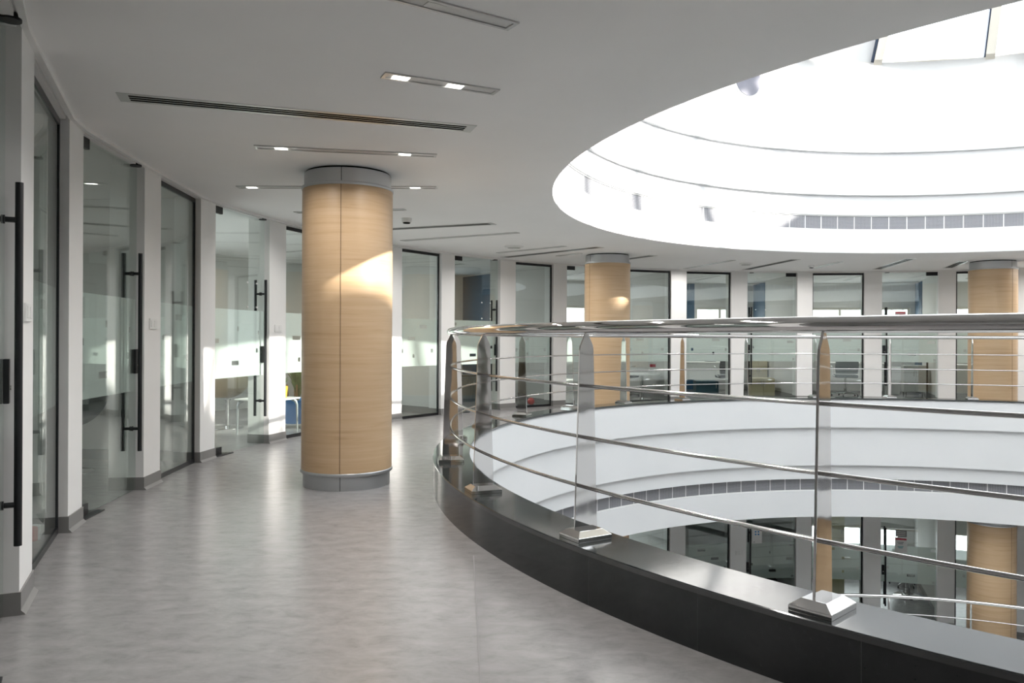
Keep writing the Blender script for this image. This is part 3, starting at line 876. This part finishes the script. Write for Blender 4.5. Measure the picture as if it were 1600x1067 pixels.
def cabinet(loc, rz, w, d, h, lbl, m, legs=.0, name='cabinet', doors=2):
    t = thing(name, lbl, 'cabinet', loc, rz)
    MB().box((0, 0, legs + (h - legs) / 2), (w, d, h - legs)).build('body', m, t, bevel=.003)
    for k in range(doors):
        ww = w / doors
        o = MB().box((-w / 2 + ww * (k + .5), -d / 2 - .009, legs + (h - legs) / 2), (ww - .008, .018, h - legs - .02)).build('door', m, t, bevel=.002)
        MB().box((-w / 2 + ww * (k + .5) + ww * .38 * (1 if k == 0 else -1), -d / 2 - .026, legs + (h - legs) * .7), (.012, .016, .12)).build('handle', M['steel'], o)
    if legs:
        for sx in (-1, 1):
            for sy in (-1, 1):
                MB().tube([(sx * (w / 2 - .04), sy * (d / 2 - .04), 0), (sx * (w / 2 - .04), sy * (d / 2 - .04), legs)], .02, 10).build('leg', M['steel'], t, smooth=40)
    return t


def task_chair(loc, rz, lbl, m, hb=.78):
    t = thing('office_chair', lbl, 'chair', loc, rz)
    MB().box((0, 0, .46), (.48, .46, .07)).build('seat', m, t, bevel=.025, smooth=40)
    bk = MB(); rings = []
    for k in range(7):
        f = k / 6; zz = .52 + f * (hb - .40); y = .21 + .07 * f; ww = .25 - .05 * abs(f - .45)
        rings.append([Vector((x * ww, y + .05 * x * x * -1 + dy, zz)) for x, dy in ((-1, 0), (-.5, 0), (0, 0), (.5, 0), (1, 0), (1, .035), (.5, .035), (0, .035), (-.5, .035), (-1, .035))])
    bk.loft(rings).build('backrest', m, t, smooth=40)
    MB().tube([(0, 0, .07), (0, 0, .43)], .028, 12).build('gas_post', M['chrome'], t, smooth=40)
    for k in range(5):
        q = pol(.29, 72 * k)
        o = MB().tube([(0, 0, .085), q + Vector((0, 0, .06))], .018, 10, rr=[.026, .014]).build('base_arm', M['steel'], t, smooth=40)
        MB().tube([q + Vector((-.012, 0, .027)), q + Vector((.012, 0, .027))], .027, 12).build('caster', M['black'], o, smooth=40)
    for sx in (-1, 1):
        MB().tube([(sx * .25, .12, .46), (sx * .29, .08, .50), (sx * .29, .05, .66), (sx * .28, -.12, .68)], .014, 8).build('armrest', M['plastic'], t, smooth=40)
    return t


# room behind the navy panel door
cabinet(sight(728, 11.0), rad(30), 1.0, .42, .50, 'low grey cabinet under the navy panel behind the glass door', M['gray_fab'], .06)
t = thing('laptop', 'closed dark laptop lying on the low grey cabinet', 'laptop', sight(728, 11.0) + Vector((0, 0, .501)), rad(30))
MB().box((0, 0, .01), (.34, .24, .018)).build('base', M['dark_room'], t, bevel=.003)
MB().box((0, 0, .025), (.34, .24, .010)).build('lid', M['gray_fab'], t, bevel=.003)
# room behind the middle column
t = thing('round_table', 'round white table behind the window beside the middle oak column', 'table', sight(1003, 9.72))
MB().lathe([(.38, .515), (.39, .525), (.39, .54), (.38, .55)], 48).build('table_top', M['white_lam'], t, smooth=40)
MB().lathe([(.22, 0), (.22, .015), (.04, .04), (.035, .515)], 32).build('pedestal', M['steel'], t, smooth=40)
t = thing('leaflet_stand', 'small white leaflet stand with red print on the round white table', 'leaflet stand', sight(1020, 9.74) + Vector((0, 0, .551)), rad(-10))
MB().box((0, 0, .008), (.13, .10, .016)).build('foot', M['plastic'], t)
MB().box((0, 0, .12), (.15, .012, .21)).build('leaflet', M['paper'], t)
MB().box((0, -.008, .16), (.12, .003, .06)).build('print', M['ink_red'], t)
task_chair(sight(978, 10.5), rad(60), 'dark office chair beside the round white table', M['dark_fab'])
# room with the white desk
desk(sight(1110, 11.4), rad(-4), 1.7, .75, 'white desk with steel legs behind the window facing the navy strip')
t = thing('monitor', 'wide dark monitor standing on the white desk', 'monitor', sight(1110, 11.5) + Vector((0, 0, .745)), rad(176))
MB().box((0, 0, .008), (.24, .18, .016)).build('foot', M['dark_room'], t)
MB().tube([(0, .02, .016), (0, .02, .16)], .018, 10).build('stand', M['steel'], t)
MB().box((0, 0, .20), (.60, .03, .20)).build('screen', M['dark_room'], t, bevel=.004)
cabinet(sight(1103, 10.5), rad(-4), .5, .42, .34, 'low teal drawer unit on the floor before the white desk', mat('teal_laminate', (.015, .06, .085), .5), .02, 'drawer_unit', 1)
task_chair(sight(1138, 10.0), rad(180), 'dark office chair beside the teal drawer unit', M['dark_fab'])
# beige cabinet room
cabinet(sight(1188, 10.6), rad(-2), .53, .45, .40, 'low beige cabinet behind the glass door across the atrium', M['beige_lam'], 0)
cabinet(sight(1181, 11.5), rad(-2), .44, .4, .80, 'taller pale beige cabinet behind the low beige cabinet', mat('pale_beige', (.58, .52, .36), .45), 0, 'cabinet', 2)
# swivel chair room
desk(sight(1310, 11.5), rad(-14), 2.0, .7, 'long white desk under the office window with the swivel chair')
task_chair(sight(1321, 10.55), rad(166), 'grey swivel chair with white armrests behind the black-framed window', M['gray_fab'])
t = thing('telephone', 'small white telephone on the long white desk', 'telephone', sight(1346, 11.3) + Vector((0, 0, .745)), rad(-14))
MB().prism([(-.08, -.1), (.08, -.1), (.08, .1), (-.08, .1)], 0, .045).build('base', M['plastic'], t)
MB().box((-.05, 0, .075), (.05, .2, .05)).build('handset', M['plastic'], t, bevel=.012)
# notice door room
cabinet(sight(1428, 10.6), rad(-19), .46, .42, .72, 'grey cabinet on steel legs behind the notice door', mat('pale_grey_laminate', (.50, .50, .48), .45), .13)
t = thing('bin', 'white plastic bin beside the grey cabinet on legs', 'bin', sight(1394, 11.6), rad(-18))
MB().loft([[Vector((sx * w_, sy * w_, zz)) for sx, sy in ((-1, -1), (1, -1), (1, 1), (-1, 1))] for w_, zz in ((.15, 0), (.19, .60))]).build('body', M['plastic'], t, bevel=.01)
MB().box((0, 0, .62), (.41, .41, .045)).build('lid', M['plastic'], t, bevel=.01)
t = thing('coat_stand', 'thin black coat stand next to the grey cabinet on legs', 'coat stand', sight(1449, 9.95))
MB().tube([(0, 0, .015), (0, 0, 1.15)], .02, 10).build('pole', M['black'], t, smooth=40)
MB().lathe([(.12, 0), (.12, .015), (.02, .03)], 28).build('base', M['black'], t, smooth=40)
for k in range(4):
    q = pol(.11, 90 * k + 20)
    MB().tube([(0, 0, 1.05), q * .7 + Vector((0, 0, 1.09)), q + Vector((0, 0, 1.17))], .01, 8).build('hook', M['black'], t, smooth=40)
desk(sight(1502, 10.9), rad(-25), 1.0, .6, 'dark-fronted desk glimpsed beside the far oak column')

# lower floor rooms
t = thing('pedestal_table', 'round table on a shiny disc base behind the lower red-striped notice door', 'table', sight(1420, 10.9) + Vector((0, 0, -STOREY)))
MB().lathe([(.30, 0), (.30, .014), (.05, .035), (.04, .70)], 40).build('pedestal', M['chrome'], t, smooth=40)
MB().lathe([(.35, .70), (.36, .71), (.36, .725), (.35, .735)], 48).build('table_top', M['white_lam'], t, smooth=40)
task_chair(sight(1413, 11.75) + Vector((0, 0, -STOREY)), rad(150), 'charcoal office chair behind the lower round table', M['dark_fab'])
desk(sight(1312, 11.5) + Vector((0, 0, -STOREY)), rad(-14), 1.2, .8, 'lower-floor white desk under the office window')
t = thing('sofa', 'low dark sofa on the floor behind the blue-dotted notice door', 'sofa', sight(1174, 10.3) + Vector((0, 0, -STOREY)), rad(-3))
MB().box((0, 0, .22), (1.0, .7, .36)).build('seat', M['dark_fab'], t, bevel=.04, smooth=40)
MB().box((0, .30, .55), (1.0, .16, .40)).build('backrest', M['dark_fab'], t, bevel=.04, smooth=40)
for sx in (-1, 1):
    MB().box((sx * .44, 0, .42), (.14, .7, .22)).build('armrest', M['dark_fab'], t, bevel=.03, smooth=40)
cabinet(sight(1100, 11.4) + Vector((0, 0, -STOREY)), rad(-4), 1.1, .5, .72, 'lower-floor dark counter behind the window left of the blue-dotted notice', M['gray_fab'], 0)
cabinet(sight(1300, 10.1) + Vector((0, 0, -STOREY)), rad(-12), .55, .06, 2.3, 'tall pale yellow panel behind the lower window at the nearest post', mat('pale_yellow_panel', (.55, .50, .32), .5), 0, 'screen_panel', 1)

# notices taped on the glass doors
def on_door(i, u, zc, z):
    a = pol(PIL[i][2], PIL[i][1]); b = pol(PIL[i + 1][2], PIL[i + 1][0]); d = b - a
    n = Vector((-d.y, d.x, 0)).normalized(); n = n if n.dot(a) > 0 else -n
    p = a.lerp(b, u) + n * (YG - .0075)
    return Vector((p.x, p.y, z + zc)), math.atan2(d.y, d.x)
p, r = on_door(16, .34, 1.72, 0)
t = thing('paper_notice', 'white notice with a red stripe on the glass door above the balcony railing', 'notice', p, r)
MB().box((0, 0, 0), (.21, .002, .30)).build('sheet', M['paper'], t)
MB().box((0, -.002, .125), (.18, .001, .03)).build('red_stripe', M['ink_red'], t)
MB().box((.03, -.002, .085), (.10, .001, .02)).build('red_line', M['ink_red'], t)
p, r = on_door(14, .235, 1.72, -STOREY)
t = thing('paper_notice', 'white notice with four blue dots on a lower-floor glass door', 'notice', p, r)
MB().box((0, 0, 0), (.21, .002, .32)).build('sheet', M['paper'], t)
for sx in (-.03, .03):
    for sz in (.03, .085):
        disc = MB().loft([[Vector((sx + .018 * cos(k * pi / 6), y, sz + .018 * sin(k * pi / 6))) for k in range(12)] for y in (-.0015, -.0025)])
        disc.build('blue_dot', M['ink_blue'], t)
MB().box((-.06, -.002, -.13), (.03, .001, .012)).build('mark', M['ink_grey'], t)
p, r = on_door(16, .37, 1.60, -STOREY)
t = thing('paper_notice', 'white notice with a red heading on a lower-floor glass door', 'notice', p, r)
MB().box((0, 0, 0), (.23, .002, .32)).build('sheet', M['paper'], t)
MB().box((0, -.002, .125), (.21, .001, .035)).build('red_stripe', M['ink_red'], t)
for k, (ww, zz, m) in enumerate(((.12, .06, 'ink_grey'), (.09, .03, 'ink_grey'), (.11, -.03, 'ink_teal'), (.08, -.055, 'ink_teal'))):
    MB().box((-.01, -.002, zz), (ww, .001, .012)).build('text_line', M[m], t)
p, r = on_door(16, .37, 1.84, -STOREY)
t = thing('door_sign', 'grey sign just above the red-headed lower-floor notice', 'sign', p, r)
MB().box((0, 0, 0), (.21, .003, .13)).build('plate', M['ink_grey'], t)
for zz in (.035, .0, -.035):
    MB().box((0, -.003, zz), (.17, .001, .012)).build('text_line', M['paper'], t)

# ------------------------------------------------------------------ light
world = bpy.data.worlds.new('sky'); scene.world = world; world.use_nodes = True
bg = world.node_tree.nodes['Background']
bg.inputs['Color'].default_value = (.93, .97, 1.0, 1); bg.inputs['Strength'].default_value = 2.6
sun = bpy.data.lights.new('sun', 'SUN'); sun.energy = 7.0; sun.angle = rad(1.0); sun.color = (1, .94, .86)
so = bpy.data.objects.new('sun', sun); COL.objects.link(so)
dv = Vector((cos(rad(SUN_EL)) * cos(rad(SUN_AZ)), cos(rad(SUN_EL)) * sin(rad(SUN_AZ)), sin(rad(SUN_EL))))
so.rotation_euler = dv.to_track_quat('Z', 'Y').to_euler(); so.location = dv * 30

def portal(loc, rot, sx, sy, shape='RECTANGLE'):
    ld = bpy.data.lights.new('daylight_portal', 'AREA'); ld.shape = shape; ld.size = sx; ld.size_y = sy
    ld.cycles.is_portal = True
    o = bpy.data.objects.new('daylight_portal', ld); COL.objects.link(o); o.location = loc; o.rotation_euler = rot
portal((0, 0, Z_SILL + .03), (0, 0, 0), 10.7, 10.7, 'DISK')
for a1, a0, z0, z1 in EXTW[:8]:
    am = (a0 + a1) / 2
    d = -pol(1, am)
    o_rot = (-d).to_track_quat('Z', 'Y').to_euler()
    portal(pol(R_EXT + .12, am, (z0 + z1) / 2), o_rot, 2 * R_EXT * math.tan(rad((a1 - a0) / 2)), z1 - z0)

# ------------------------------------------------------------------ camera
cd = bpy.data.cameras.new('camera'); co = bpy.data.objects.new('camera', cd); COL.objects.link(co)
cd.sensor_width = 36.0; cd.lens = 1217.27 / 1600 * 36; cd.shift_y = -(533.5 - 529.374) / 1600
cd.clip_start = .05; cd.clip_end = 200
co.matrix_world = Matrix.Translation((-5.872, -7.3147, H_CAM)) @ Matrix.Rotation(pi / 2, 4, 'X') @ Matrix.Rotation(.0046, 4, 'Z')
scene.camera = co

scene.view_settings.view_transform = 'Standard'; scene.view_settings.look = 'None'
scene.view_settings.gamma = 1.0; scene.view_settings.use_curve_mapping = False
scene.view_settings.exposure = 1.1
c = scene.cycles
c.max_bounces = 14; c.diffuse_bounces = 10; c.glossy_bounces = 6; c.transparent_max_bounces = 40; c.transmission_bounces = 8
c.sample_clamp_indirect = 2.5; c.blur_glossy = 1.0; c.caustics_reflective = False; c.caustics_refractive = False
